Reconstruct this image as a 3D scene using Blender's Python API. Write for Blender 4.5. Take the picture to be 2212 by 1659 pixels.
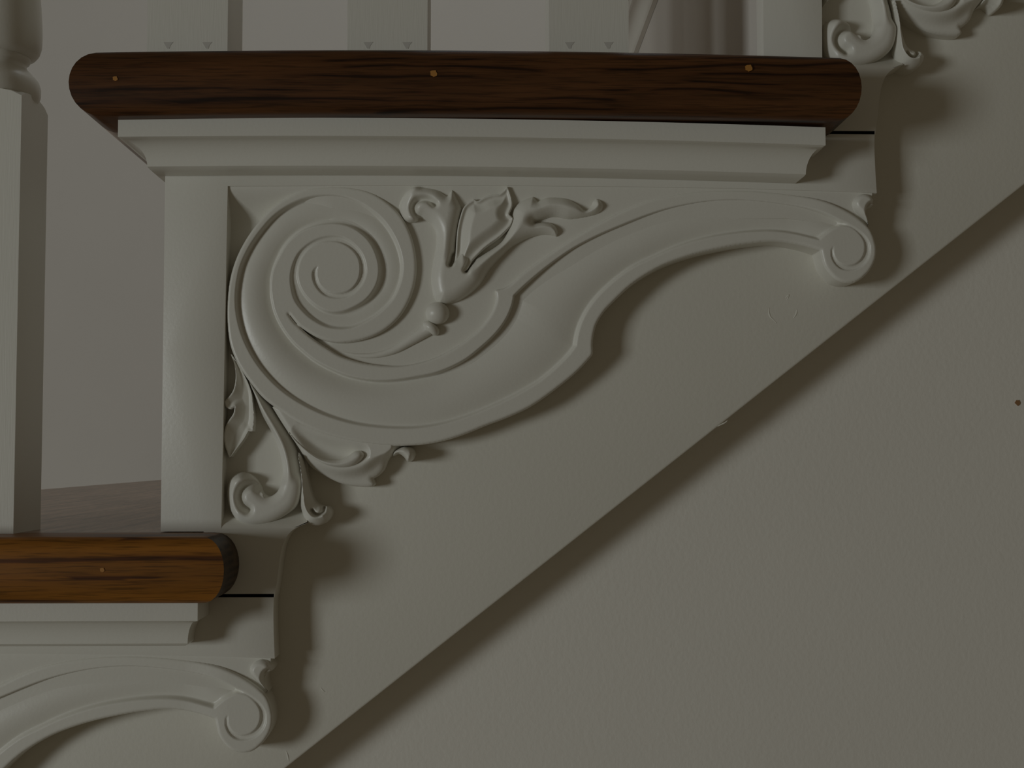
import bpy, math, random
import numpy as np
from mathutils import Vector, Matrix

for o in list(bpy.data.objects):
    bpy.data.objects.remove(o, do_unlink=True)
scene = bpy.context.scene
COL = scene.collection

# ------------------------------------------------------------------ camera
W, H = 2212.0, 1659.0
F = 2900.0                      # focal length in pixels
VPX, VPY = 1050.0, 980.0        # where lines square to the stair's side vanish
CAM = np.array([0.0, -0.563, 0.0])
pitch = math.atan((VPY - H / 2) / F)
yaw = -math.atan((VPX - W / 2) / F)
cam_d = bpy.data.cameras.new('camera')
cam_d.sensor_fit = 'HORIZONTAL'
cam_d.sensor_width = 36.0
cam_d.lens = 36.0 * F / W
cam_d.clip_start = 0.01
cam_d.clip_end = 50
cam = bpy.data.objects.new('camera', cam_d)
COL.objects.link(cam)
cam.location = CAM
cam.rotation_mode = 'XYZ'
cam.rotation_euler = (math.pi / 2 + pitch, 0.0, -yaw)
scene.camera = cam

# ------------------------------------------------------------------ world, lights, exposure
world = bpy.data.worlds.new('room_world')
scene.world = world
world.use_nodes = True
bg = world.node_tree.nodes['Background']
bg.inputs[0].default_value = (1.0, 0.83, 0.58, 1)
bg.inputs[1].default_value = 0.062


def area_light(name, loc, target, sx, sy, energy, color):
    d = bpy.data.lights.new(name, 'AREA')
    d.shape = 'RECTANGLE'
    d.size = sx
    d.size_y = sy
    d.energy = energy
    d.color = color
    o = bpy.data.objects.new(name, d)
    COL.objects.link(o)
    o.location = loc
    v = Vector(target) - Vector(loc)
    o.rotation_euler = v.to_track_quat('-Z', 'Y').to_euler()
    return o


area_light('window_light', (-2.33, -1.92, -0.10), (0, 0, 0.0), 0.62, 0.62, 18.7, (0.95, 1.0, 1.0))
area_light('stairwell_light', (0.20, 0.50, 1.40), (0.10, 1.05, 0.35), 0.4, 0.4, 1.7, (0.88, 0.95, 1.0))

vs = scene.view_settings
vs.view_transform = 'Standard'
vs.look = 'None'
vs.exposure = 0.0
vs.gamma = 1.0
vs.use_curve_mapping = False

# ------------------------------------------------------------------ pixel -> metric helpers
Rm = np.array(cam.rotation_euler.to_matrix())
S = 0.563 / F                   # metres per pixel on the bracket's face plane


def unproj(u, v, Y=0.0):
    """point of the plane y = Y seen at pixel (u, v); returns X, Z"""
    u = np.asarray(u, float)
    v = np.asarray(v, float)
    c = np.stack([(u - W / 2) / F, -(v - H / 2) / F, -np.ones_like(u)], -1)
    d = c @ Rm.T
    t = (Y - CAM[1]) / d[..., 1]
    return CAM[0] + d[..., 0] * t, CAM[2] + d[..., 2] * t


def PX(u, v, Y=0.0):
    x, z = unproj(u, v, Y)
    return float(x), float(z)


RUN = 0.2535
RISE = 0.1955

# ------------------------------------------------------------------ materials


def new_mat(name):
    m = bpy.data.materials.new(name)
    m.use_nodes = True
    nt = m.node_tree
    b = nt.nodes['Principled BSDF']
    return m, nt, b


def paint_mat(name, color, rough=0.45, bump=0.06, scale=900.0, stretch=(1, 1, 1), var=0.04, spec=0.35):
    m, nt, b = new_mat(name)
    tc = nt.nodes.new('ShaderNodeTexCoord')
    mp = nt.nodes.new('ShaderNodeMapping')
    mp.inputs['Scale'].default_value = stretch
    nt.links.new(tc.outputs['Object'], mp.inputs[0])
    n = nt.nodes.new('ShaderNodeTexNoise')
    n.inputs['Scale'].default_value = scale
    n.inputs['Detail'].default_value = 3
    nt.links.new(mp.outputs[0], n.inputs['Vector'])
    n2 = nt.nodes.new('ShaderNodeTexNoise')
    n2.inputs['Scale'].default_value = 14
    n2.inputs['Detail'].default_value = 2
    nt.links.new(tc.outputs['Object'], n2.inputs['Vector'])
    mix = nt.nodes.new('ShaderNodeMix')
    mix.data_type = 'RGBA'
    c = np.array(color)
    mix.inputs[6].default_value = (*(c * (1 - var)), 1)
    mix.inputs[7].default_value = (*np.minimum(c * (1 + var), 1), 1)
    nt.links.new(n2.outputs[0], mix.inputs[0])
    nt.links.new(mix.outputs[2], b.inputs['Base Color'])
    b.inputs['Roughness'].default_value = rough
    b.inputs['Specular IOR Level'].default_value = spec
    bp = nt.nodes.new('ShaderNodeBump')
    bp.inputs['Strength'].default_value = bump
    bp.inputs['Distance'].default_value = 0.0006
    nt.links.new(n.outputs[0], bp.inputs['Height'])
    nt.links.new(bp.outputs[0], b.inputs['Normal'])
    return m


def wood_mat(name, dark, mid, light, axis='X', period=0.005, rough=0.4, distort=5.0, tilt=0.0, ticks=0.0, line=0.5):
    """oak: growth-ring lines wandering along the board, plus fine pores"""
    m, nt, b = new_mat(name)
    tc = nt.nodes.new('ShaderNodeTexCoord')
    mp = nt.nodes.new('ShaderNodeMapping')
    mp.inputs['Rotation'].default_value = (0, tilt, 0)
    mp.inputs['Scale'].default_value = (0.16, 0.6, 1) if axis == 'X' else (1, 0.10, 0.6)
    nt.links.new(tc.outputs['Object'], mp.inputs[0])
    wv = nt.nodes.new('ShaderNodeTexWave')
    wv.wave_type = 'BANDS'
    wv.bands_direction = 'Z' if axis == 'X' else 'X'
    wv.inputs['Scale'].default_value = 0.314 / period
    wv.inputs['Distortion'].default_value = distort
    wv.inputs['Detail'].default_value = 2.5
    wv.inputs['Detail Scale'].default_value = 0.45
    wv.inputs['Detail Roughness'].default_value = 0.55
    nt.links.new(mp.outputs[0], wv.inputs['Vector'])
    cr = nt.nodes.new('ShaderNodeValToRGB')
    e = cr.color_ramp.elements
    e[0].position = 0.02
    e[0].color = (*dark, 1)
    e[1].position = 0.95
    e[1].color = (*light, 1)
    k = cr.color_ramp.elements.new(line)
    k.color = (*mid, 1)
    # broad tone changes and fine pores, both drawn out along the grain
    def streak(sc, rot, lo, hi, o_lo, o_hi):
        q = nt.nodes.new('ShaderNodeMapping')
        q.inputs['Scale'].default_value = sc
        q.inputs['Rotation'].default_value = (0, rot, 0)
        nt.links.new(tc.outputs['Object'], q.inputs[0])
        n = nt.nodes.new('ShaderNodeTexNoise')
        n.inputs['Scale'].default_value = 1.0
        n.inputs['Detail'].default_value = 3
        nt.links.new(q.outputs[0], n.inputs['Vector'])
        r = nt.nodes.new('ShaderNodeMapRange')
        r.inputs[1].default_value = lo
        r.inputs[2].default_value = hi
        r.inputs[3].default_value = o_lo
        r.inputs[4].default_value = o_hi
        nt.links.new(n.outputs[0], r.inputs[0])
        return r
    ax = (lambda a, c: (a, c, c)) if axis == 'X' else (lambda a, c: (c, a, c))
    s1 = streak(ax(9, 120), tilt, 0.3, 0.7, 0.72, 1.25)
    s0 = streak(ax(11, 90), tilt, 0.44, 0.58, 0.0, 1.0)
    mx = nt.nodes.new('ShaderNodeMath')
    mx.operation = 'MAXIMUM'
    nt.links.new(wv.outputs['Fac'], mx.inputs[0])
    nt.links.new(s0.outputs[0], mx.inputs[1])
    nt.links.new(mx.outputs[0], cr.inputs[0])
    s2 = streak(ax(60, 1300), tilt + ticks, 0.34, 0.52, 0.55, 1.0)
    mu = nt.nodes.new('ShaderNodeMath')
    mu.operation = 'MULTIPLY'
    nt.links.new(s1.outputs[0], mu.inputs[0])
    nt.links.new(s2.outputs[0], mu.inputs[1])
    mul = nt.nodes.new('ShaderNodeVectorMath')
    mul.operation = 'SCALE'
    nt.links.new(cr.outputs[0], mul.inputs[0])
    nt.links.new(mu.outputs[0], mul.inputs['Scale'])
    nt.links.new(mul.outputs[0], b.inputs['Base Color'])
    b.inputs['Roughness'].default_value = rough
    b.inputs['Specular IOR Level'].default_value = 0.3
    bp = nt.nodes.new('ShaderNodeBump')
    bp.inputs['Strength'].default_value = 0.1
    bp.inputs['Distance'].default_value = 0.0003
    nt.links.new(s2.outputs[0], bp.inputs['Height'])
    nt.links.new(bp.outputs[0], b.inputs['Normal'])
    return m


def plain_mat(name, color, rough=0.6):
    m, nt, b = new_mat(name)
    n = nt.nodes.new('ShaderNodeTexNoise')
    n.inputs['Scale'].default_value = 400
    mix = nt.nodes.new('ShaderNodeMix')
    mix.data_type = 'RGBA'
    c = np.array(color)
    mix.inputs[6].default_value = (*(c * 0.8), 1)
    mix.inputs[7].default_value = (*np.minimum(c * 1.2, 1), 1)
    nt.links.new(n.outputs[0], mix.inputs[0])
    nt.links.new(mix.outputs[2], b.inputs['Base Color'])
    b.inputs['Roughness'].default_value = rough
    return m


M_PAINT = paint_mat('gloss_cream_paint', (0.74, 0.725, 0.655), 0.36, 0.08, 700.0, (1, 1, 1), 0.03, 0.5)
M_BRUSH = paint_mat('brushed_cream_paint', (0.74, 0.725, 0.655), 0.42, 0.10, 260.0, (6, 6, 0.35), 0.03)
M_STRING = paint_mat('stringer_cream_paint', (0.745, 0.725, 0.645), 0.45, 0.15, 500.0, (1, 1, 1), 0.03)
M_WALL = paint_mat('rolled_wall_paint', (0.79, 0.765, 0.695), 0.7, 0.22, 520.0, (1, 1, 0.8), 0.02, 0.2)
M_FARWALL = paint_mat('far_wall_paint', (0.67, 0.635, 0.585), 0.7, 0.12, 300.0, (1, 1, 1), 0.02, 0.2)
M_WOOD = wood_mat('stained_oak_dark', (0.026, 0.0095, 0.003), (0.080, 0.030, 0.0095), (0.100, 0.040, 0.013),
                  'X', 0.0036, 0.40, 15.0, 0.05, 0.03, 0.24)
M_WOODL = wood_mat('stained_oak_golden', (0.09, 0.030, 0.007), (0.235, 0.090, 0.0125), (0.27, 0.106, 0.015),
                   'X', 0.0085, 0.40, 9.0, -0.03, -0.22, 0.20)
M_WOODTOP = wood_mat('pale_oak_board', (0.30, 0.20, 0.145), (0.37, 0.255, 0.185), (0.42, 0.29, 0.21),
                     'Y', 0.01, 0.3, 4.0)  # paler, pinker oak than the nosings
M_ENDGRAIN = wood_mat('oak_end_grain', (0.02, 0.011, 0.006), (0.05, 0.028, 0.015), (0.07, 0.042, 0.022),
                      'X', 0.003, 0.5, 3.0)
M_PLUG = plain_mat('orange_wood_filler', (0.42, 0.19, 0.035))
M_CHIP = plain_mat('chipped_grey_paint', (0.56, 0.54, 0.49))
M_SPOT = plain_mat('brown_wall_spot', (0.30, 0.16, 0.07))
M_SCRATCH = plain_mat('pale_scuff', (0.45, 0.33, 0.20))

# ------------------------------------------------------------------ mesh helpers


def tag(o, label=None, cat=None, group=None, kind=None):
    if label:
        o['label'] = label
    if cat:
        o['category'] = cat
    if group:
        o['group'] = group
    if kind:
        o['kind'] = kind
    return o


def empty(name, loc=(0, 0, 0)):
    o = bpy.data.objects.new(name, None)
    o.empty_display_size = 0.02
    COL.objects.link(o)
    o.location = loc
    return o


def mesh_obj(name, verts, faces, mat, parent=None, smooth_angle=35):
    me = bpy.data.meshes.new(name)
    me.from_pydata([tuple(map(float, p)) for p in verts], [], [tuple(map(int, f)) for f in faces])
    me.validate()
    if smooth_angle is not None:
        me.polygons.foreach_set('use_smooth', [True] * len(me.polygons))
        if smooth_angle < 180:
            me.set_sharp_from_angle(angle=math.radians(smooth_angle))
    me.materials.append(mat)
    me.update()
    o = bpy.data.objects.new(name, me)
    COL.objects.link(o)
    if parent is not None:
        o.parent = parent
        o.matrix_parent_inverse = Matrix.Identity(4)
    return o


def fix_normals(o):
    import bmesh
    bm = bmesh.new()
    bm.from_mesh(o.data)
    bmesh.ops.recalc_face_normals(bm, faces=bm.faces)
    bm.to_mesh(o.data)
    bm.free()
    return o


def catmull(pts, n=6, closed=False):
    P = np.array(pts, float)
    if closed:
        Q = np.vstack([P[-1], P, P[0], P[1]])
    else:
        Q = np.vstack([2 * P[0] - P[1], P, 2 * P[-1] - P[-2]])
    out = []
    for i in range(1, len(Q) - 2):
        p0, p1, p2, p3 = Q[i - 1], Q[i], Q[i + 1], Q[i + 2]
        t0 = 0.0
        t1 = t0 + max(np.linalg.norm(p1 - p0), 1e-6) ** 0.5
        t2 = t1 + max(np.linalg.norm(p2 - p1), 1e-6) ** 0.5
        t3 = t2 + max(np.linalg.norm(p3 - p2), 1e-6) ** 0.5
        for k in range(n):
            t = t1 + (t2 - t1) * k / n
            a1 = (t1 - t) / (t1 - t0) * p0 + (t - t0) / (t1 - t0) * p1
            a2 = (t2 - t) / (t2 - t1) * p1 + (t - t1) / (t2 - t1) * p2
            a3 = (t3 - t) / (t3 - t2) * p2 + (t - t2) / (t3 - t2) * p3
            b1 = (t2 - t) / (t2 - t0) * a1 + (t - t0) / (t2 - t0) * a2
            b2 = (t3 - t) / (t3 - t1) * a2 + (t - t1) / (t3 - t1) * a3
            out.append((t2 - t) / (t2 - t1) * b1 + (t - t1) / (t2 - t1) * b2)
    if not closed:
        out.append(P[-1])
    return np.array(out)


def chain(*segs, n=6):
    """smooth runs joined at sharp corners (each run starts where the last ended)"""
    out = []
    for s in segs:
        c = catmull(s, n) if len(s) > 2 else np.array(s, float)
        out.append(c if not out else c[1:] if np.allclose(out[-1][-1], c[0]) else c)
    return np.vstack(out)


def pdist(P, poly, closed=False, closest=False):
    A = poly
    B = np.roll(poly, -1, 0) if closed else poly[1:]
    if not closed:
        A = poly[:-1]
    best = np.full(len(P), 1e18)
    cp = np.zeros_like(P) if closest else None
    for a, b in zip(A, B):
        ab = b - a
        l2 = ab @ ab
        if l2 < 1e-12:
            continue
        dx = P[:, 0] - a[0]
        dy = P[:, 1] - a[1]
        t = np.clip((dx * ab[0] + dy * ab[1]) / l2, 0, 1)
        qx = dx - t * ab[0]
        qy = dy - t * ab[1]
        d = qx * qx + qy * qy
        m = d < best
        best[m] = d[m]
        if closest:
            cp[m, 0] = a[0] + t[m] * ab[0]
            cp[m, 1] = a[1] + t[m] * ab[1]
    d = np.sqrt(best)
    return (d, cp) if closest else d


def inside(P, poly):
    x, y = P[:, 0], P[:, 1]
    r = np.zeros(len(P), bool)
    A = poly
    B = np.roll(poly, -1, 0)
    for (x1, y1), (x2, y2) in zip(A, B):
        if y1 == y2:
            continue
        c = (y1 > y) != (y2 > y)
        r ^= c & (x < (x2 - x1) * (y - y1) / (y2 - y1) + x1)
    return r


def smooth(a, b, x):
    t = np.clip((x - a) / (b - a), 0, 1)
    return t * t * (3 - 2 * t)


def dome(t):
    t = np.clip(t, 0, 1)
    return np.sqrt(np.maximum(1 - (1 - t) ** 2, 0))


TPX = 100.0                     # relief units are pixels of the bracket plane; 100 is flush with the frame


def hY(h):
    return (TPX - h) * S


def relief(name, outline, hfun, base, mat, parent, res=2.0):
    """carved piece: a dense height surface inside an outline, with square sides down to 'base'"""
    lo = outline.min(0) - res
    hi = outline.max(0) + res
    nx = int((hi[0] - lo[0]) / res) + 2
    ny = int((hi[1] - lo[1]) / res) + 2
    gx = lo[0] + np.arange(nx) * res
    gy = lo[1] + np.arange(ny) * res
    GX, GY = np.meshgrid(gx, gy)
    V = np.stack([GX.ravel(), GY.ravel()], 1)
    cx, cy = np.meshgrid(gx[:-1] + res / 2, gy[:-1] + res / 2)
    ok = inside(np.stack([cx.ravel(), cy.ravel()], 1), outline)
    ok2 = ok.reshape(ny - 1, nx - 1)
    # drop cells hanging by a corner
    pad = np.pad(ok2, 1)
    nb = pad[:-2, 1:-1].astype(int) + pad[2:, 1:-1] + pad[1:-1, :-2] + pad[1:-1, 2:]
    ok2 = ok2 & (nb >= 2)
    J, I = np.nonzero(ok2)
    a = J * nx + I
    quads = np.stack([a, a + nx, a + nx + 1, a + 1], 1)
    used = np.unique(quads)
    remap = -np.ones(len(V), int)
    remap[used] = np.arange(len(used))
    V = V[used]
    quads = remap[quads]
    E = np.vstack([quads[:, [0, 1]], quads[:, [1, 2]], quads[:, [2, 3]], quads[:, [3, 0]]])
    key = np.sort(E, 1)
    kk = key[:, 0].astype(np.int64) * len(V) + key[:, 1]
    u, idx, cnt = np.unique(kk, return_index=True, return_counts=True)
    be = E[idx[cnt == 1]]
    bv = np.unique(be)
    d, cp = pdist(V[bv], outline, True, True)
    V[bv] = cp
    D = pdist(V, outline, True)
    D[bv] = 0
    h = hfun(V, D)
    X, Z = unproj(V[:, 0], V[:, 1], 0.0)
    top = np.stack([X, hY(h), Z], 1)
    n = len(V)
    m2 = -np.ones(n, int)
    m2[bv] = np.arange(len(bv))
    nb_ = len(bv)
    bb = np.broadcast_to(np.asarray(base, float), (n,))[bv] if np.ndim(base) else np.full(nb_, base)
    t2 = top[bv]
    b2 = t2.copy()
    b2[:, 1] = hY(bb)
    verts = np.vstack([top, t2, b2])
    f = [tuple(q) for q in quads.tolist()]
    for p, q in be.tolist():
        f.append((n + m2[q], n + m2[p], n + nb_ + m2[p], n + nb_ + m2[q]))
    me = bpy.data.meshes.new(name)
    me.from_pydata(verts.tolist(), [], f)
    me.polygons.foreach_set('use_smooth', [True] * len(me.polygons))
    me.materials.append(mat)
    me.update()
    o = bpy.data.objects.new(name, me)
    COL.objects.link(o)
    o.parent = parent
    return o


def prism(name, pts, y0, y1, mat, parent=None, bevel=0.0006, uv=True):
    """flat board: outline (pixels of plane y0 if uv, else x,z metres) from y0 (front) to y1"""
    pts = np.array(pts, float)
    if uv:
        X, Z = unproj(pts[:, 0], pts[:, 1], 0.0)
    else:
        X, Z = pts[:, 0], pts[:, 1]
    n = len(X)
    import bmesh
    bm = bmesh.new()
    a = [bm.verts.new((X[i], y0, Z[i])) for i in range(n)]
    f = bm.faces.new(a)
    r = bmesh.ops.extrude_face_region(bm, geom=[f])
    vv = [g for g in r['geom'] if isinstance(g, bmesh.types.BMVert)]
    for v in vv:
        v.co.y = y1
    bmesh.ops.recalc_face_normals(bm, faces=bm.faces)
    if bevel:
        ed = [e for e in bm.edges if len(e.link_faces) == 2 and
              (abs(e.verts[0].co.y - y0) < 1e-7 and abs(e.verts[1].co.y - y0) < 1e-7)]
        bmesh.ops.bevel(bm, geom=ed, offset=bevel, segments=2, affect='EDGES', profile=0.5, clamp_overlap=True)
    bmesh.ops.triangulate(bm, faces=[f for f in bm.faces if len(f.verts) > 4])
    me = bpy.data.meshes.new(name)
    bm.to_mesh(me)
    bm.free()
    me.polygons.foreach_set('use_smooth', [True] * len(me.polygons))
    me.set_sharp_from_angle(angle=math.radians(30))
    me.materials.append(mat)
    o = bpy.data.objects.new(name, me)
    COL.objects.link(o)
    if parent is not None:
        o.parent = parent
    return o


def box(name, x0, x1, y0, y1, z0, z1, mat, parent=None, bevel=0.0008):
    return prism(name, [(x0, z0), (x1, z0), (x1, z1), (x0, z1)], y0, y1, mat, parent, bevel, uv=False)


def mitred(name, prof, xl, xr, yf, yb, mat, parent=None, nseg=24, bow=0.0, xc=0.0, right=True, angle=35):
    """moulding with its profile returned round the left, front and right sides.
    prof: list of (inset_left, inset_front, inset_right, z), top to bottom or bottom to top"""
    V, Fc = [], []
    rows = []
    for (il, iy, ir, z) in prof:
        a = xl + il
        b = xr - (ir if right else 0.0)
        row = []
        for k in range(nseg + 1):
            x = a + (b - a) * k / nseg
            row.append((x, yf + iy, z - bow * (x - xc) ** 2))
        back = []
        for k in range(nseg + 1):
            x = a + (b - a) * k / nseg
            back.append((x, yb, z - bow * (x - xc) ** 2))
        rows.append((row, back))
    n1 = nseg + 1
    for row, back in rows:
        V += row + back
    st = 2 * n1
    for r in range(len(rows) - 1):
        o0, o1 = r * st, (r + 1) * st
        for k in range(nseg):
            Fc.append((o0 + k, o0 + k + 1, o1 + k + 1, o1 + k))
            Fc.append((o0 + n1 + k, o1 + n1 + k, o1 + n1 + k + 1, o0 + n1 + k + 1))
        Fc.append((o0, o1, o1 + n1, o0 + n1))
        Fc.append((o0 + nseg, o0 + n1 + nseg, o1 + n1 + nseg, o1 + nseg))
    for o0 in (0, (len(rows) - 1) * st):
        for k in range(nseg):
            Fc.append((o0 + k, o0 + k + 1, o0 + n1 + k + 1, o0 + n1 + k))
    o = mesh_obj(name, V, Fc, mat, parent, None)
    fix_normals(o)
    me = o.data
    me.polygons.foreach_set('use_smooth', [True] * len(me.polygons))
    me.set_sharp_from_angle(angle=math.radians(angle))
    return o


def tube(name, pts, rad, mat, parent=None, seg=12, flat=1.0):
    """round tapering rod along 3-D points"""
    P = np.array(pts, float)
    n = len(P)
    V, Fc = [], []
    T = np.gradient(P, axis=0)
    for i in range(n):
        t = T[i] / np.linalg.norm(T[i])
        up = np.array([0, -1.0, 0])
        s = np.cross(t, up)
        s /= np.linalg.norm(s)
        w = np.cross(s, t)
        for k in range(seg):
            a = 2 * math.pi * k / seg
            V.append(P[i] + rad[i] * (math.cos(a) * s + flat * math.sin(a) * w))
    for i in range(n - 1):
        for k in range(seg):
            k2 = (k + 1) % seg
            Fc.append((i * seg + k, i * seg + k2, (i + 1) * seg + k2, (i + 1) * seg + k))
    Fc.append(tuple(range(seg)))
    Fc.append(tuple((n - 1) * seg + k for k in range(seg)))
    o = mesh_obj(name, V, Fc, mat, parent, None)
    fix_normals(o)
    o.data.polygons.foreach_set('use_smooth', [True] * len(o.data.polygons))
    return o


def R3(u, v, h):
    x, z = PX(u, v)
    return (x, hY(h), z)


def copy_tree(o, parent=None):
    c = o.copy()
    COL.objects.link(c)
    if parent is not None:
        c.parent = parent
    for ch in list(o.children):
        copy_tree(ch, c)
    return c


# ------------------------------------------------------------------ the setting
BASE = 27.5
STRING_Y = hY(28.0)             # front face of the stringer board
WALL_Y = STRING_Y + 0.0220      # wall under the stair
RISER_X = PX(358, 420)[0]       # face of the middle riser
TREAD_TOP = 0.1628              # top of the middle tread
TH = 0.0262
BACK = 1.16                     # far side of the stair


def edge_line(u):
    return 1659 - (u - 622) * (1659 - 395) / (2212 - 622)


xa, za = PX(622, 1655, STRING_Y)
xb, zb = PX(2060, 519, STRING_Y)
slope = (zb - za) / (xb - xa)


def zl(x):
    return za + (x - xa) * slope


# wall under the stair
wx0, wx1 = -1.6, 1.6
o = prism('wall_near', [(wx0, -1.4), (wx1, -1.4), (wx1, zl(wx1) + 0.03), (wx0, zl(wx0) + 0.03)],
          WALL_Y, WALL_Y + 0.05, M_WALL, None, 0, uv=False)
tag(o, kind='structure')
wall_near = o
# far wall of the stairwell, curve added so its right side catches more light
cyl = []
Vw, Fw = [], []
NW = 48
for i in range(NW + 1):
    x = -2.2 + 4.4 * i / NW
    y = BACK + 0.02 - 0.9 * max(0.0, min(x, 0.55) + 0.30) ** 2
    Vw += [(x, y, -1.4), (x, y, 2.2)]
for i in range(NW):
    Fw.append((2 * i, 2 * i + 2, 2 * i + 3, 2 * i + 1))
o = mesh_obj('wall_back', Vw, Fw, M_FARWALL, None, 180)
tag(o, kind='structure')

# ------------------------------------------------------------------ stringer board
st = []
k0, k1 = -3, 4
top = []
for k in range(k0, k1):
    xr_ = RISER_X + 0.018 + k * RUN
    zt = TREAD_TOP - TH - 0.004 + k * RISE
    if k == k0:
        top.append((xr_, zt))
    else:
        top.append((xr_, zt - RISE))
        top.append((xr_, zt))
xe = RISER_X + k1 * RUN
top.append((xe, top[-1][1]))
poly = [(top[0][0], zl(top[0][0])), (xe, zl(xe))] + top[::-1]
stringer = prism('stringer', poly, STRING_Y, WALL_Y - 0.0002, M_STRING, None, 0.0009, uv=False)
tag(stringer, 'cream painted sloping stringer board running diagonally under the scroll brackets', 'stringer')


def paint_ridge(pts, r=0.00035):
    c = catmull(pts, 4)
    P = []
    for u, v in c:
        x, z = PX(u, v, STRING_Y)
        P.append((x, STRING_Y, z))
    n = len(P)
    rr = [r * (0.35 + 0.65 * math.sin(math.pi * (i + 0.3) / (n - 0.4))) for i in range(n)]
    tube('paint_ridge', P, rr, M_STRING, stringer, 6, 0.6)


paint_ridge([(1662, 665), (1661, 674), (1664, 684), (1670, 690), (1678, 698)])
paint_ridge([(1721, 668), (1720, 678), (1714, 687)])
paint_ridge([(1697, 644), (1704, 637), (1700, 648)])
paint_ridge([(1550, 921), (1558, 917), (1566, 913), (1572, 908)], 0.0003)
paint_ridge([(618, 1622), (622, 1634), (624, 1645)], 0.0004)
paint_ridge([(692, 1484), (697, 1491), (702, 1494)], 0.0003)
# a brown blemish on the wall
x, z = PX(2198, 870, WALL_Y)
ang = np.linspace(0, 2 * math.pi, 12, endpoint=False)
rr = [1.0, 0.9, 1.1, 0.8, 1.05, 0.95, 1.2, 0.9, 0.8, 1.1, 0.95, 1.0]
prism('brown_spot', [(x + 0.0011 * r * math.cos(a), z + 0.0013 * r * math.sin(a)) for a, r in zip(ang, rr)],
      WALL_Y - 0.0004, WALL_Y + 0.001, M_SPOT, wall_near, 0, uv=False)

# ------------------------------------------------------------------ carved scroll bracket
BR = empty('scroll_bracket', (0, 0, 0))

frame = np.vstack([
    [(358, 283), (800, 282), (1300, 282), (1740, 282.5), (1889.5, 283)],
    catmull([(1889.5, 283), (1889, 320), (1891, 370), (1894, 417)], 4)[1:],
    [(1800, 413), (1600, 407), (1350, 403), (1106, 401), (800, 401), (492, 402), (485, 760), (478, 1142), (600, 1141)],
    catmull([(640, 1139), (655, 1133), (662, 1130)], 3),
    catmull([(662, 1131), (640, 1140), (624, 1153), (612, 1175), (605, 1205), (600, 1245), (593, 1290.3)], 5)[1:],
    [(440, 1290.3), (440, 1148.3), (347, 1148.3), (352, 760)]])
prism('frame_board', frame, 0.0, STRING_Y - 0.0001, M_PAINT, BR, 0.0006)

# sunk ground inside the frame
g_out = np.array([(478, 1147), (485, 760), (492, 398), (800, 397), (1106, 397), (1350, 399), (1600, 403), (1800, 409),
                  (1885, 417), (1884, 440), (1872, 456), (1873, 476), (1879, 490), (1850, 490), (1700, 470), (1600, 470), (1400, 520), (1250, 600),
                  (1200, 700), (1100, 800), (980, 860), (850, 880), (700, 870), (610, 860), (580, 860), (600, 890),
                  (632, 945), (658, 1000), (661, 1060), (660, 1105), (662, 1128), (640, 1138), (600, 1147)], float)


def g_h(V, D):
    u, v = V[:, 0], V[:, 1]
    base = 54 + 29 * smooth(600, 720, u) * smooth(880, 780, v) + 6 * smooth(1100, 1260, u) * smooth(700, 560, v)
    vr = 402 + 14 * smooth(1000, 1900, u)
    top = smooth(75, 0, v - vr)
    bot = smooth(1095, 1142, v)
    h = base + np.maximum((96 - base) * top, (99.7 - base) * bot)
    return h


relief('sunk_ground', g_out, g_h, BASE, M_PAINT, BR, 4.0)

# --- the great S scroll
L1a = [(623, 678), (636, 696), (658, 713), (687, 730), (716, 739), (747, 740), (795, 730), (832, 712), (865, 681),
       (889, 636), (899, 590), (897, 545), (885, 500), (862, 460), (830, 431), (800, 414), (768, 405), (735, 401),
       (700, 402), (660, 408), (625, 422), (590, 445), (560, 475), (535, 508), (512, 550), (497, 595), (490, 640),
       (489, 690), (495, 740), (505, 770), (519, 797), (544, 832), (568, 860), (609, 891), (645, 914), (700, 938),
       (770, 955), (840, 963), (905, 961), (950, 954), (1000, 939), (1050, 919), (1100, 900), (1150, 876),
       (1212, 832), (1251, 799), (1276, 772)]
L1b = [(1276, 772), (1281, 764), (1281, 743), (1283, 724), (1289, 701), (1305, 674), (1328, 649), (1366, 614),
       (1400, 591), (1440, 570), (1500, 549), (1560, 535), (1620, 525), (1680, 521), (1735, 530), (1772, 541)]
VOL = [(1772, 541), (1775, 555), (1781, 575), (1793, 592), (1808, 605), (1828, 611), (1851, 608), (1874, 590),
       (1889, 565), (1893, 544), (1891, 525), (1880, 496), (1860, 476), (1822, 451), (1774, 431), (1714, 419),
       (1640, 411), (1560, 409), (1480, 415), (1400, 432), (1330, 462), (1260, 500), (1190, 545), (1130, 588),
       (1095, 618), (1069, 626)]
L4 = [(1069, 626), (1071, 645), (1064, 669), (1047, 696), (1027, 717), (985, 748), (939, 772), (890, 786), (850, 790),
      (800, 786), (771, 780), (735, 768), (711, 754), (675, 730), (644, 703), (623, 678)]
scroll_out = chain(L1a, L1b, VOL, L4)[:-1]

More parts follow.
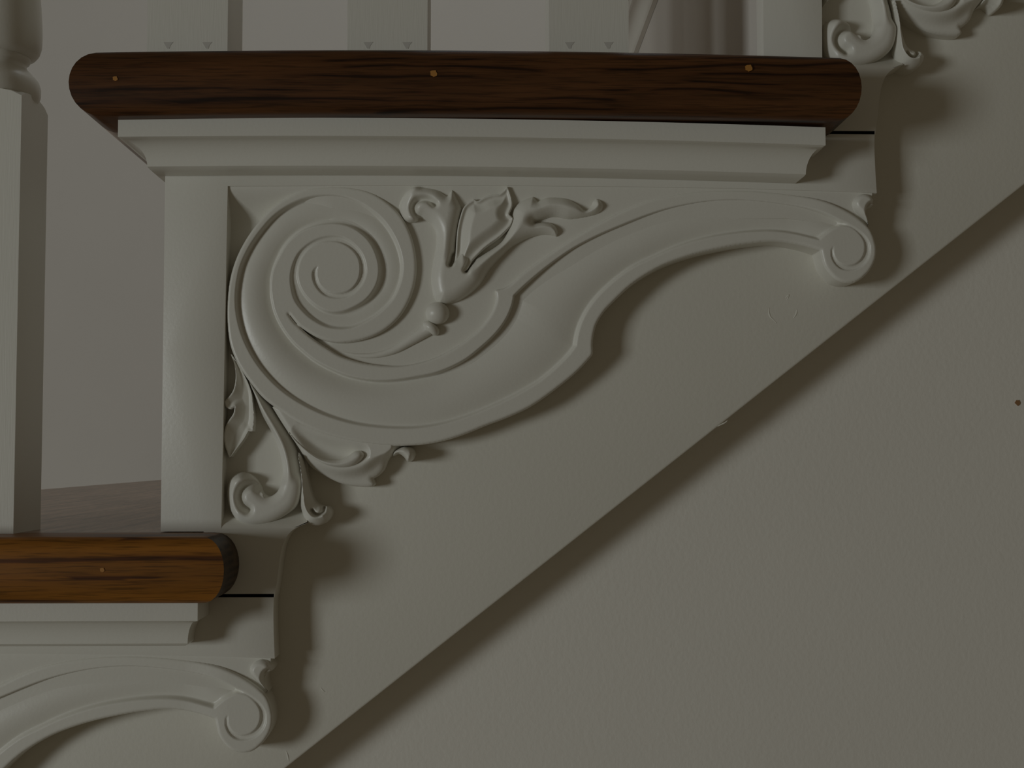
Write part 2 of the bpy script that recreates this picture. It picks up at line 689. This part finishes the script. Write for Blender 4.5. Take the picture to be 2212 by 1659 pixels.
L2a = [(689, 570.5), (680, 578), (674, 587), (674, 602), (682, 621), (699, 638), (723, 645), (747, 643), (766, 633),
       (783, 614), (792, 590), (790, 566), (781, 544), (764, 525), (740, 511), (716, 508), (687, 514), (663, 527),
       (643, 546), (631, 570), (625.5, 597), (627, 621), (634, 648), (651, 672), (675, 693), (709, 709), (754, 711),
       (790, 697), (824, 674), (851, 645), (866, 611), (871, 585), (869, 553), (856, 515), (832, 477), (807, 454),
       (771, 432), (735, 421), (687, 420), (651, 428), (615, 445), (586, 467), (555, 503), (533, 537), (517, 573),
       (509, 609), (506, 645), (509, 681), (518, 718), (533, 754), (557, 793), (594, 834), (633, 864), (681, 890),
       (729, 908), (778, 920), (850, 927), (905, 926), (960, 917), (1020, 898), (1077, 874), (1116, 855), (1164, 827),
       (1202, 796), (1231, 767), (1246, 747)]
L2b = [(1246, 747), (1248, 732), (1252, 714), (1259, 694), (1274, 666), (1297, 637), (1328, 608), (1366, 580),
       (1400, 563), (1460, 536), (1530, 515), (1600, 504), (1640, 501), (1677, 501), (1716, 506), (1770, 520)]
L2c = [(1770, 520), (1780, 511), (1795, 500), (1812, 492), (1830, 490), (1849, 501), (1864, 521), (1866, 540),
       (1860, 557), (1847, 569), (1828, 573), (1811, 566), (1802, 552), (1800, 540), (1801.5, 529.5)]
L3a = [(689, 570.5), (686, 578), (684.5, 592), (689, 611), (706, 628), (730, 633), (754, 626), (771, 607), (777, 582),
       (773, 558), (759, 539), (735, 525), (711, 522), (684, 527), (663, 541), (648, 565), (643.5, 592), (648, 616),
       (663, 640), (687, 661), (711, 671), (737, 671), (766, 660), (791, 643), (810, 616), (817, 585), (812, 554),
       (796, 522), (771, 499), (748, 488), (722, 484), (690, 487), (666, 494), (643, 506), (619, 529), (602, 558),
       (590, 585), (586, 614), (588, 645), (595, 674), (610, 705), (634, 737), (658, 759), (681, 777), (717, 796),
       (753, 810), (802, 819), (850, 819), (898, 812), (945, 802), (999, 778), (1035, 751), (1071, 717), (1093, 686),
       (1105, 657), (1109, 637)]
L3b = [(1109, 637), (1131, 616), (1167, 585), (1204, 557), (1240, 533), (1288, 508), (1329, 490), (1400, 462),
       (1450, 447), (1520, 434), (1590, 430), (1660, 435), (1735, 446), (1774, 457), (1808, 472), (1841, 489),
       (1870, 512), (1880, 534), (1876, 559), (1860, 577), (1837, 585), (1816, 582), (1801, 569), (1794, 552),
       (1795, 538), (1801.5, 529.5)]
L2 = chain(L2a, L2b, L2c)
L3 = chain(L3a, L3b)
L2ab = catmull(L2b, 6)
channel = np.vstack([L2, L3[::-1][1:-1]])


def scroll_h(V, D):
    h = np.full(len(V), 98.0)
    u, v = V[:, 0], V[:, 1]
    h += 6 * smooth(1700, 1800, u)
    # eased outer arris
    h -= 7 * (1 - dome(D / 7.0))
    ins = inside(V, channel)
    P = V[ins]
    d2 = pdist(P, L2)
    d3 = pdist(P, L3)
    d2b = pdist(P, L2ab)
    sb = np.maximum(smooth(1790, 1832, P[:, 0]), smooth(515, 530, P[:, 1])) * (P[:, 0] > 1700)
    db = np.where(P[:, 0] > 1600, d2b * (1 - sb) + d2 * sb, d2)
    w = db + d3
    t = db / np.maximum(w, 1e-3)
    depth = np.clip(0.40 * w, 0, 20.0)
    sw = np.clip(w * 0.22, 1.5, 7.0)
    step = smooth(0, 1, np.minimum(d2 / (sw * 1.25), d3 / (sw * 0.85)))
    bulge = np.clip((w - 22) * 0.22, 0, 16.0)
    mid = depth - bulge * (1 - np.abs(2 * t - 0.9) ** 2.0)
    hh = h[ins] - step * mid
    h[ins] = hh
    return h


relief('great_scroll', scroll_out, scroll_h, BASE, M_PAINT, BR, 1.8)

# --- flower between the coil and the arm
side = chain(
    [(949, 656), (937, 641), (932, 621), (930, 597), (935, 561), (941, 525), (940, 500), (931, 483), (917, 474),
     (907, 472), (898, 477), (885, 479), (873, 474), (864, 460), (860, 445), (866, 426), (883, 409), (902, 402),
     (926, 403), (946, 408), (965, 420)],
    [(965, 420), (970, 413), (977, 404)], [(977, 404), (985, 418), (999, 450)],
    [(999, 450), (991, 490), (986, 525), (984, 553)], [(984, 553), (1000, 540), (1022, 560)],
    [(1022, 560), (1047, 545), (1083, 520), (1098, 490), (1107, 450)],
    [(1107, 450), (1119, 436), (1135, 427), (1153, 421)], [(1153, 421), (1162, 431)],
    [(1162, 431), (1180, 424), (1199, 423), (1225, 426), (1250, 439), (1265, 451), (1275, 444), (1280, 433), (1289, 426),
     (1302, 433), (1306, 447), (1295, 460), (1264, 469), (1228, 473), (1195, 468), (1156, 479)],
    [(1156, 479), (1180, 477), (1199, 484), (1207, 498), (1204, 511)],
    [(1204, 511), (1186, 507), (1167, 507), (1143, 513), (1107, 532), (1083, 554), (1059, 580), (1035, 616), (999, 645),
     (965, 657), (949, 656)])[:-1]
hookg = catmull([(905, 470), (896, 461), (893, 449), (898, 438), (910, 432), (926, 433), (939, 443)], 5)
eye_r = catmull([(1262, 452), (1275, 452), (1287, 444)], 4)
right_rib = catmull([(1020, 590), (1060, 550), (1105, 500), (1150, 460), (1200, 445), (1250, 452)], 4)


slots = [np.array([(981.0, 552), (977, 563), (973, 572)]), np.array([(1021.0, 561), (1013, 575), (1007, 585)])]


def side_h(V, D):
    h = 79 + 38 * dome(D / 30.0)
    hk = smooth(500, 470, V[:, 1]) * smooth(915, 895, V[:, 0])
    h = h * (1 - hk) + hk * (82 + 16 * dome(D / 10.0) + 16 * smooth(862, 895, V[:, 0]))
    g = pdist(V, hookg)
    h -= 20 * np.exp(-(g / 6.5) ** 2)
    for sl in slots:
        h -= 30 * np.exp(-(pdist(V, sl) / 5.0) ** 2)
    r = pdist(V, right_rib)
    h += 3 * np.exp(-(r / 10.0) ** 2)
    return h


relief('side_petals', side, side_h, 40.0, M_PAINT, BR, 1.6)

cl = chain(
    [(995, 590), (982, 580), (981, 568), (984, 546), (986, 515), (988, 495), (993, 472), (1003, 446), (1025, 429)],
    [(1025, 429), (1031, 434), (1047, 426), (1062, 421), (1080, 418), (1097, 402)],
    [(1097, 402), (1105, 426), (1107, 445), (1100, 463)], [(1100, 463), (1110, 472)],
    [(1110, 472), (1104, 488), (1083, 510), (1047, 537), (1022, 562), (1008, 584), (995, 590)])[:-1]
mid_rib = catmull([(997, 585), (1000, 560), (1015, 525), (1045, 480), (1075, 440), (1097, 405)], 5)


def cl_h(V, D):
    h = 99 + 9 * np.exp(-(D / 6.0) ** 2) * smooth(575, 540, V[:, 1]) + 17 * smooth(5, 32, D) - 8 * (1 - dome(D / 5.0))
    hb = smooth(545, 582, V[:, 1])
    return h * (1 - hb) + 106 * hb


relief('centre_petal', cl, cl_h, 50.0, M_PAINT, BR, 1.6)

# --- bead, collar and tapering stem
bx, bz = PX(944.5, 676)
Vb, Fb = [], []
nu, nv = 24, 14
for j in range(nv + 1):
    ph = math.pi * j / nv
    for i in range(nu):
        th = 2 * math.pi * i / nu
        a, b_, c_ = math.sin(ph) * math.cos(th), math.sin(ph) * math.sin(th), math.cos(ph)
        lu, lv = a * 26.5, c_ * 24.5
        Vb.append((bx + lu * S, hY(92) + b_ * 26 * S, bz + lv * S))
for j in range(nv):
    for i in range(nu):
        i2 = (i + 1) % nu
        Fb.append((j * nu + i, j * nu + i2, (j + 1) * nu + i2, (j + 1) * nu + i))
fix_normals(mesh_obj('bead', Vb, Fb, M_PAINT, BR, 180))
stem_pts = catmull([(700, 745), (730, 757), (770, 766), (810, 766), (850, 755), (885, 735), (915, 716), (928, 706)], 6)
n = len(stem_pts)
tube('stem', [R3(u, v, 78 + 8 * i / n) for i, (u, v) in enumerate(stem_pts)],
     [(2.5 + 13 * (i / (n - 1)) ** 1.3) * S for i in range(n)], M_PAINT, BR, 14)
dirv = np.array([0.62, -0.78])
cpts = [np.array([924.0, 715.0]) + dirv * k for k in (-8, -4, 0, 5, 9, 12)]
tube('collar', [R3(p[0] + 6, p[1] - 6, 88) for p in cpts], [r * S for r in (14, 19, 21, 20, 17, 9)], M_PAINT, BR, 16)

# --- leaves at the foot of the coil
leafA = chain(
    [(494, 760), (501, 776), (505, 791), (507, 815), (501, 844), (483, 866)],
    [(483, 866), (485, 877), (495, 884), (505, 878)],
    [(505, 878), (502, 893), (488, 914), (482, 934), (483, 960), (494, 989)],
    [(494, 989), (512, 965), (525, 947), (534, 931)], [(534, 931), (544, 932)],
    [(544, 932), (547, 904), (544, 876), (541, 849), (532, 823), (517, 794), (502, 770), (494, 760)])[:-1]
valA = catmull([(508, 780), (524, 806), (533, 840), (535, 880), (531, 915), (512, 955), (497, 984)], 5)


def leafA_h(V, D):
    d = np.sqrt(pdist(V, valA) ** 2 + 12)
    t = d / np.maximum(D + d, 1e-3)
    return 68 + 26 * t ** 1.2 - 5 * (1 - dome(D / 3.0))


relief('small_leaf', leafA, leafA_h, 40.0, M_PAINT, BR, 1.6)

hook = chain(
    [(527, 806), (534, 828), (546, 856), (560, 895), (584, 938), (599, 977), (605, 1013), (604, 1044), (595, 1064),
     (578, 1073), (565, 1066), (558, 1051), (548, 1035), (531, 1023), (512, 1021), (495, 1031), (487, 1052), (487, 1080),
     (495, 1107), (512, 1126), (541, 1137), (572, 1133), (609, 1117), (637, 1094), (648, 1068), (650, 1030), (644, 996),
     (629, 953), (604, 909), (575, 868), (548, 835), (527, 806)])[:-1]
ribH = catmull([(532, 818), (556, 866), (586, 918), (610, 965), (621, 1010), (621, 1050), (608, 1083), (582, 1104), (550, 1110),
                (522, 1100), (505, 1075), (504, 1050), (518, 1036)], 6)
eyeH = catmull([(560, 1053), (545, 1047), (530, 1050), (519, 1060), (515, 1074), (520, 1090), (534, 1101)], 5)


def hook_h(V, D):
    d = np.sqrt(pdist(V, ribH) ** 2 + 16)
    t = D / np.maximum(D + d, 1e-3)
    low = smooth(1015, 1050, V[:, 1])
    h = (64 + 42 * t ** 0.8) * (1 - low) + (72 + 20 * dome(D / 22.0) + 12 * smooth(488, 516, V[:, 0])) * low
    e = pdist(V, eyeH)
    disc = np.hypot(V[:, 0] - 546, V[:, 1] - 1080)
    h = np.maximum(h, 97 * smooth(31, 24, disc))
    h -= 28 * np.exp(-(e / 8.5) ** 2)
    return h


relief('curled_stem', hook, hook_h, 40.0, M_PAINT, BR, 1.6)

tail = chain(
    [(640, 975), (646, 1010), (648, 1049), (645, 1075), (649, 1105), (663, 1131), (686, 1136), (705, 1127), (714, 1108),
     (706, 1096), (693, 1094), (677, 1085), (667, 1061), (659, 1025), (650, 989), (640, 975)])[:-1]
ribT = catmull([(644, 985), (652, 1030), (655, 1065), (661, 1100), (678, 1118), (696, 1114)], 5)
eyeT = catmull([(672, 1103), (678, 1110), (687, 1112), (696, 1106), (697, 1098)], 4)


def tail_h(V, D):
    d = pdist(V, ribT)
    t = D / np.maximum(D + d, 1e-3)
    h = 76 + 28 * t ** 0.7
    h -= 22 * np.exp(-(pdist(V, eyeT) / 3.6) ** 2)
    return h


relief('calyx_tip', tail, tail_h, BASE, M_PAINT, BR, 1.5)

leafB = chain(
    [(585, 878), (606, 912), (623, 938), (645, 972), (664, 1006), (693, 1026), (729, 1044), (765, 1052), (801, 1052), (808, 1046)],
    [(808, 1046), (803, 1035)],
    [(803, 1035), (816, 1027), (827, 1015), (836, 994), (845, 982), (856, 972), (870, 964)],
    [(870, 964), (880, 955), (840, 945), (740, 925), (680, 905), (620, 875), (585, 878)])[:-1]
ridgeB = catmull([(592, 885), (612, 920), (640, 955), (668, 984), (700, 1003), (740, 1012), (775, 1006), (800, 990), (822, 972)], 5)
L1low = catmull([(585, 878), (609, 891), (645, 914), (700, 938), (770, 955), (840, 963)], 4)


def leafB_h(V, D):
    r = pdist(V, ridgeB)
    l1 = pdist(V, L1low)
    t = D / np.maximum(D + r, 1e-3)
    h = 68 + 24 * np.exp(-(r / 16.0) ** 2) + 26 * np.exp(-(l1 / 20.0) ** 2)
    h = np.minimum(h, 95)
    h -= 12 * (1 - dome(D / 14.0))
    return h


relief('lower_leaf', leafB, leafB_h, BASE, M_PAINT, BR, 1.6)

finger = chain([(612, 922), (640, 952), (672, 978), (700, 991), (730, 993), (749, 985), (766, 974), (779, 974), (787, 983),
                (780, 996), (762, 1008), (738, 1012), (708, 1008), (676, 992), (640, 958), (612, 922)])[:-1]


def finger_h(V, D):
    return 78 + 27 * dome(D / 15.0) * smooth(600, 720, V[:, 0]) + 16 * smooth(720, 600, V[:, 0])


relief('leaf_finger', finger, finger_h, 50.0, M_PAINT, BR, 1.5)

curl = chain([(846, 986), (850, 975), (862, 967), (875, 964), (890, 969), (895, 981), (889, 994), (879, 998), (871, 988), (860, 981),
              (846, 986)])[:-1]
relief('leaf_curl', curl, lambda V, D: 66 + 34 * dome(D / 12.0), BASE, M_PAINT, BR, 1.4)

tip = chain([(1882, 494), (1870, 477), (1855, 464), (1844, 451), (1841, 437), (1849, 424), (1865, 417), (1880, 421), (1889, 433),
             (1889, 442), (1879, 448), (1874, 458), (1876, 475), (1882, 494)])[:-1]
tipg = catmull([(1873, 462), (1872, 448), (1878, 440), (1888, 437)], 4)


def tip_h(V, D):
    h = 84 + 28 * dome(D / 13.0)
    h -= 10 * np.exp(-(pdist(V, tipg) / 3.5) ** 2)
    return h


relief('tip_leaf', tip, tip_h, BASE, M_PAINT, BR, 1.4)

tag(BR, 'complete cream scroll bracket with lily flower under the dark oak tread', 'bracket', 'carved stair brackets')
b = copy_tree(BR)
b.location = (-RUN, 0, -RISE)
b['label'] = 'cream scroll bracket cut off at the bottom left, under the golden oak tread'
b = copy_tree(BR)
b.location = (RUN, 0, RISE)
b['label'] = 'cream scroll bracket cut off at the top right, above the dark oak tread'

# ------------------------------------------------------------------ treads, cove mouldings, risers
NOSE_Y = -0.0325
TXL = PX(151, 160, -0.031)[0]
TXR = PX(1859, 175, -0.031)[0]


def bullnose(zt, th, n=14):
    r = th / 2
    out = []
    for i in range(n + 1):
        a = math.pi * i / n
        ins = r * 1.0 * (1 - math.sin(a) ** 0.85)
        out.append((ins, ins * 0.42, ins * 0.8, zt - r + r * math.cos(a)))
    return out


def flat_front(zt, th):
    return [(i, 0.0, 0.0, z) for (i, _, _, z) in bullnose(zt, th)]


BOW = 0.085


def step(k, mat, label, bow):
    dx, dz = k * RUN, k * RISE
    zt = TREAD_TOP + dz
    t = empty('stair_tread', (TXL + dx + 0.15, NOSE_Y, zt - TH))
    lx, ly, lz = t.location
    ret = mitred('return_nosing', [(a, b_, c, z - lz) for a, b_, c, z in bullnose(zt, TH)],
                 TXL + dx - lx, TXR + dx - lx, NOSE_Y - ly, 0.0 - ly, mat, t, 32, bow, 0.0)
    ret.data.materials.append(M_ENDGRAIN)
    for p in ret.data.polygons:
        if p.normal.x > 0.6 or (p.normal.x > 0.25 and p.center.x > TXR + dx - lx - 0.012 and abs(p.normal.y) < 0.3):
            p.material_index = 1
    mitred('tread_board', [(a, b_, c, z - lz) for a, b_, c, z in flat_front(zt, TH)],
           TXL + dx - lx, RISER_X + RUN + 0.013 + dx - lx, 0.0 - ly, {-1: 1.13, 0: 0.98, 1: 0.72}[k] - ly, M_WOODTOP, t, 8, bow, 0.0)
    tag(t, label, 'tread', 'oak stair treads')
    return t


t_low = step(-1, M_WOODL, 'golden oak tread end at the lower left, under the single turned baluster', 0.0)
t_mid = step(0, M_WOOD, 'dark brown oak tread with rounded ends and three filler dots, across the top', BOW)
t_top = step(1, M_WOOD, 'oak tread above the upper right scroll bracket, mostly out of view', 0.0)


def dot(t, u, v, r, mat, name):
    """filled nail hole on the front of a return nosing"""
    Yp = NOSE_Y + 0.0006
    x, z = PX(u, v, Yp)
    rr_ = [1.0, 0.85, 1.1, 0.9, 1.0, 1.15, 0.9, 1.05, 0.8, 1.0, 0.95, 1.1]
    pts = [(x + r * q * math.cos(a) - t.location.x, z + r * q * math.sin(a) - t.location.z)
           for a, q in zip(np.linspace(0, 2 * math.pi, 12, endpoint=False), rr_)]
    prism(name, pts, NOSE_Y - 0.00025 - t.location.y, NOSE_Y + 0.004 - t.location.y, mat, t, 0, uv=False)


dot(t_mid, 250, 171, 0.0010, M_PLUG, 'nail_plug')
dot(t_mid, 937, 160, 0.0014, M_PLUG, 'nail_plug')
dot(t_mid, 1617, 148, 0.0014, M_PLUG, 'nail_plug')
dot(t_low, 222, 1231, 0.0009, M_PLUG, 'nail_plug')

# cove moulding under each tread
CZ0 = TREAD_TOP - TH
CYF = -0.0222
CXL = PX(255, 270, CYF)[0]
CXR = PX(1783, 275, CYF)[0]


def cove_prof(zt):
    out = [(0, 0, 0, zt), (0, 0, 0, zt - 0.0074), (0.0012, 0.0016, 0.0010, zt - 0.0078)]
    # hollow
    n = 8
    for i in range(n + 1):
        a = (math.pi / 2) * i / n
        ins = 0.0016 + 0.0080 * math.sin(a) ** 0.9
        out.append((ins * 1.0, ins, ins * 0.62, zt - 0.0078 - 0.0098 * (1 - math.cos(a)) ** 0.9))
    i0 = out[-1]
    out.append((i0[0] + 0.0004, i0[1] + 0.0012, i0[2] + 0.0004, zt - 0.0182))
    out.append((i0[0] + 0.0012, i0[1] + 0.0036, i0[2] + 0.0016, zt - 0.0190))
    return out


def cove(k, label, bow):
    dx, dz = k * RUN, k * RISE
    zt = CZ0 + dz - 0.0002
    c = empty('cove_moulding', (CXL + dx + 0.1, CYF, zt))
    lx, ly, lz = c.location
    pr = [(a, b_, cc, z - lz) for a, b_, cc, z in cove_prof(zt)]
    mitred('side_length', pr, CXL + dx - lx, CXR + dx - lx, CYF - ly, -0.0001 - ly, M_PAINT, c, 32, bow, 0.0, True, 25)
    mitred('riser_length', [(a, 0, 0, z) for a, b_, cc, z in pr], CXL + dx - lx, RISER_X + dx - 0.0002 - lx, 0.0 - ly, {-1: 1.13, 0: 1.12, 1: 0.98}[k] - ly,
           M_PAINT, c, 2, bow, 0.0, False, 25)
    tag(c, label, 'moulding', 'cove mouldings under the treads')


cove(0, 'long cream cove moulding directly under the dark oak tread', BOW)
cove(-1, 'cream cove moulding at the lower left, under the golden oak tread', 0.0)
cove(1, 'cream cove moulding against the riser behind the upper right bracket', 0.0)


def riser(k, label):
    dx, dz = k * RUN, k * RISE
    o = box('stair_riser', RISER_X + dx, RISER_X + dx + 0.012, STRING_Y + 0.0002, {-1: 1.13, 0: 1.12, 1: 0.98}[k], TREAD_TOP - RISE + dz, CZ0 + dz - 0.0003,
            M_FARWALL, None, 0)
    tag(o, label, 'riser', 'painted stair risers')


riser(0, 'white riser below the dark oak tread, behind the complete scroll bracket')
riser(1, 'white riser seen between the balusters above the dark oak tread')
riser(-1, 'white riser under the golden oak tread at the left')

# ------------------------------------------------------------------ balusters
BW = 0.0335


def baluster(loc):
    t = empty('baluster', loc)
    a = BW / 2
    hb = 0.1815                # height of the square block at its corners
    n = 9
    per = []
    for s in range(4):
        for k in range(n - 1):
            q = -a + 2 * a * k / (n - 1)
            per.append([(q, -a), (a, q), (-q, a), (-a, -q)][s])
    V = [(x, y, 0.0) for x, y in per]
    rc = a * math.sqrt(2)
    tz = []
    for x, y in per:
        r = math.hypot(x, y)
        tz.append(hb + 0.0036 * math.sqrt(max(0, (rc - r) / (rc - a))) ** 1.3)
    V += [(x, y, z) for (x, y), z in zip(per, tz)]
    m = len(per)
    # cap ring: turned shoulder running in to the round
    rr = a * 0.86
    for x, y in per:
        r = math.hypot(x, y)
        V.append((x / r * rr, y / r * rr, hb + 0.0046))
    Fc = []
    for i in range(m):
        j = (i + 1) % m
        Fc.append((i, j, m + j, m + i))
        Fc.append((m + i, m + j, 2 * m + j, 2 * m + i))
    Fc.append(tuple(range(m)))
    Fc.append(tuple(2 * m + i for i in range(m)))
    o = mesh_obj('square_base', V, Fc, M_BRUSH, t, None)
    fix_normals(o)
    o.data.polygons.foreach_set('use_smooth', [True] * len(o.data.polygons))
    o.data.set_sharp_from_angle(angle=math.radians(30))
    prof = [(0.0150, -0.001), (0.0172, 0.001), (0.0182, 0.004), (0.0183, 0.007), (0.0174, 0.010), (0.0152, 0.0125), (0.0131, 0.0145),
            (0.0121, 0.0160), (0.0123, 0.0174), (0.0134, 0.0182), (0.0139, 0.0192), (0.0138, 0.0201), (0.0160, 0.0207), (0.0174, 0.0225),
            (0.0183, 0.0255), (0.0185, 0.030), (0.0183, 0.036), (0.0176, 0.046), (0.0165, 0.065), (0.0150, 0.09), (0.0134, 0.13),
            (0.0121, 0.18), (0.0111, 0.25), (0.0105, 0.33), (0.0105, 0.39)]
    seg = 32
    V, Fc = [], []
    for r, z in prof:
        for k in range(seg):
            A = 2 * math.pi * k / seg
            V.append((r * math.cos(A), r * math.sin(A), hb + 0.0008 + z))
    for i in range(len(prof) - 1):
        for k in range(seg):
            k2 = (k + 1) % seg
            Fc.append((i * seg + k, i * seg + k2, (i + 1) * seg + k2, (i + 1) * seg + k))
    Fc.append(tuple((len(prof) - 1) * seg + k for k in range(seg)))
    Fc.append(tuple(range(seg)))
    o = mesh_obj('turned_shaft', V, Fc, M_PAINT, t, None)
    fix_normals(o)
    o.data.polygons.foreach_set('use_smooth', [True] * len(o.data.polygons))
    o.data.set_sharp_from_angle(angle=math.radians(50))
    return t


bal_y = BW / 2 - 0.008
p0 = (PX(45, 300, -0.008)[0] - BW / 2, bal_y, TREAD_TOP - RISE)
b0 = baluster(p0)
tag(b0, 'turned baluster at the left edge, its round shaft showing above the square base', 'baluster', 'painted balusters')
zb_ = TREAD_TOP
labs = ['square baluster base nearest the rounded left end of the dark oak tread',
        'square baluster base in the middle of the three on the dark oak tread',
        'square baluster base right of the middle, beside the riser behind']
for u, lab in zip((405, 837, 1272), labs):
    c = copy_tree(b0)
    x = PX(u, 50, -0.008)[0]
    c.location = (x, bal_y, zb_)
    c['label'] = lab
    # chipped paint where the nails went in
    for du in (-42, 42):
        xx, zz = PX(u + du, 97, bal_y - BW / 2)
        pts = [(xx - 0.0020 - x, zz + 0.0012 - zb_), (xx - 0.0004 - x, zz - 0.0016 - zb_), (xx + 0.0006 - x, zz - 0.0016 - zb_),
               (xx + 0.0010 - x, zz - 0.0002 - zb_), (xx + 0.0022 - x, zz + 0.0013 - zb_)]
        prism('paint_chip', pts, -BW / 2 - 0.0001, -BW / 2 + 0.0004, M_CHIP, c, 0, uv=False)
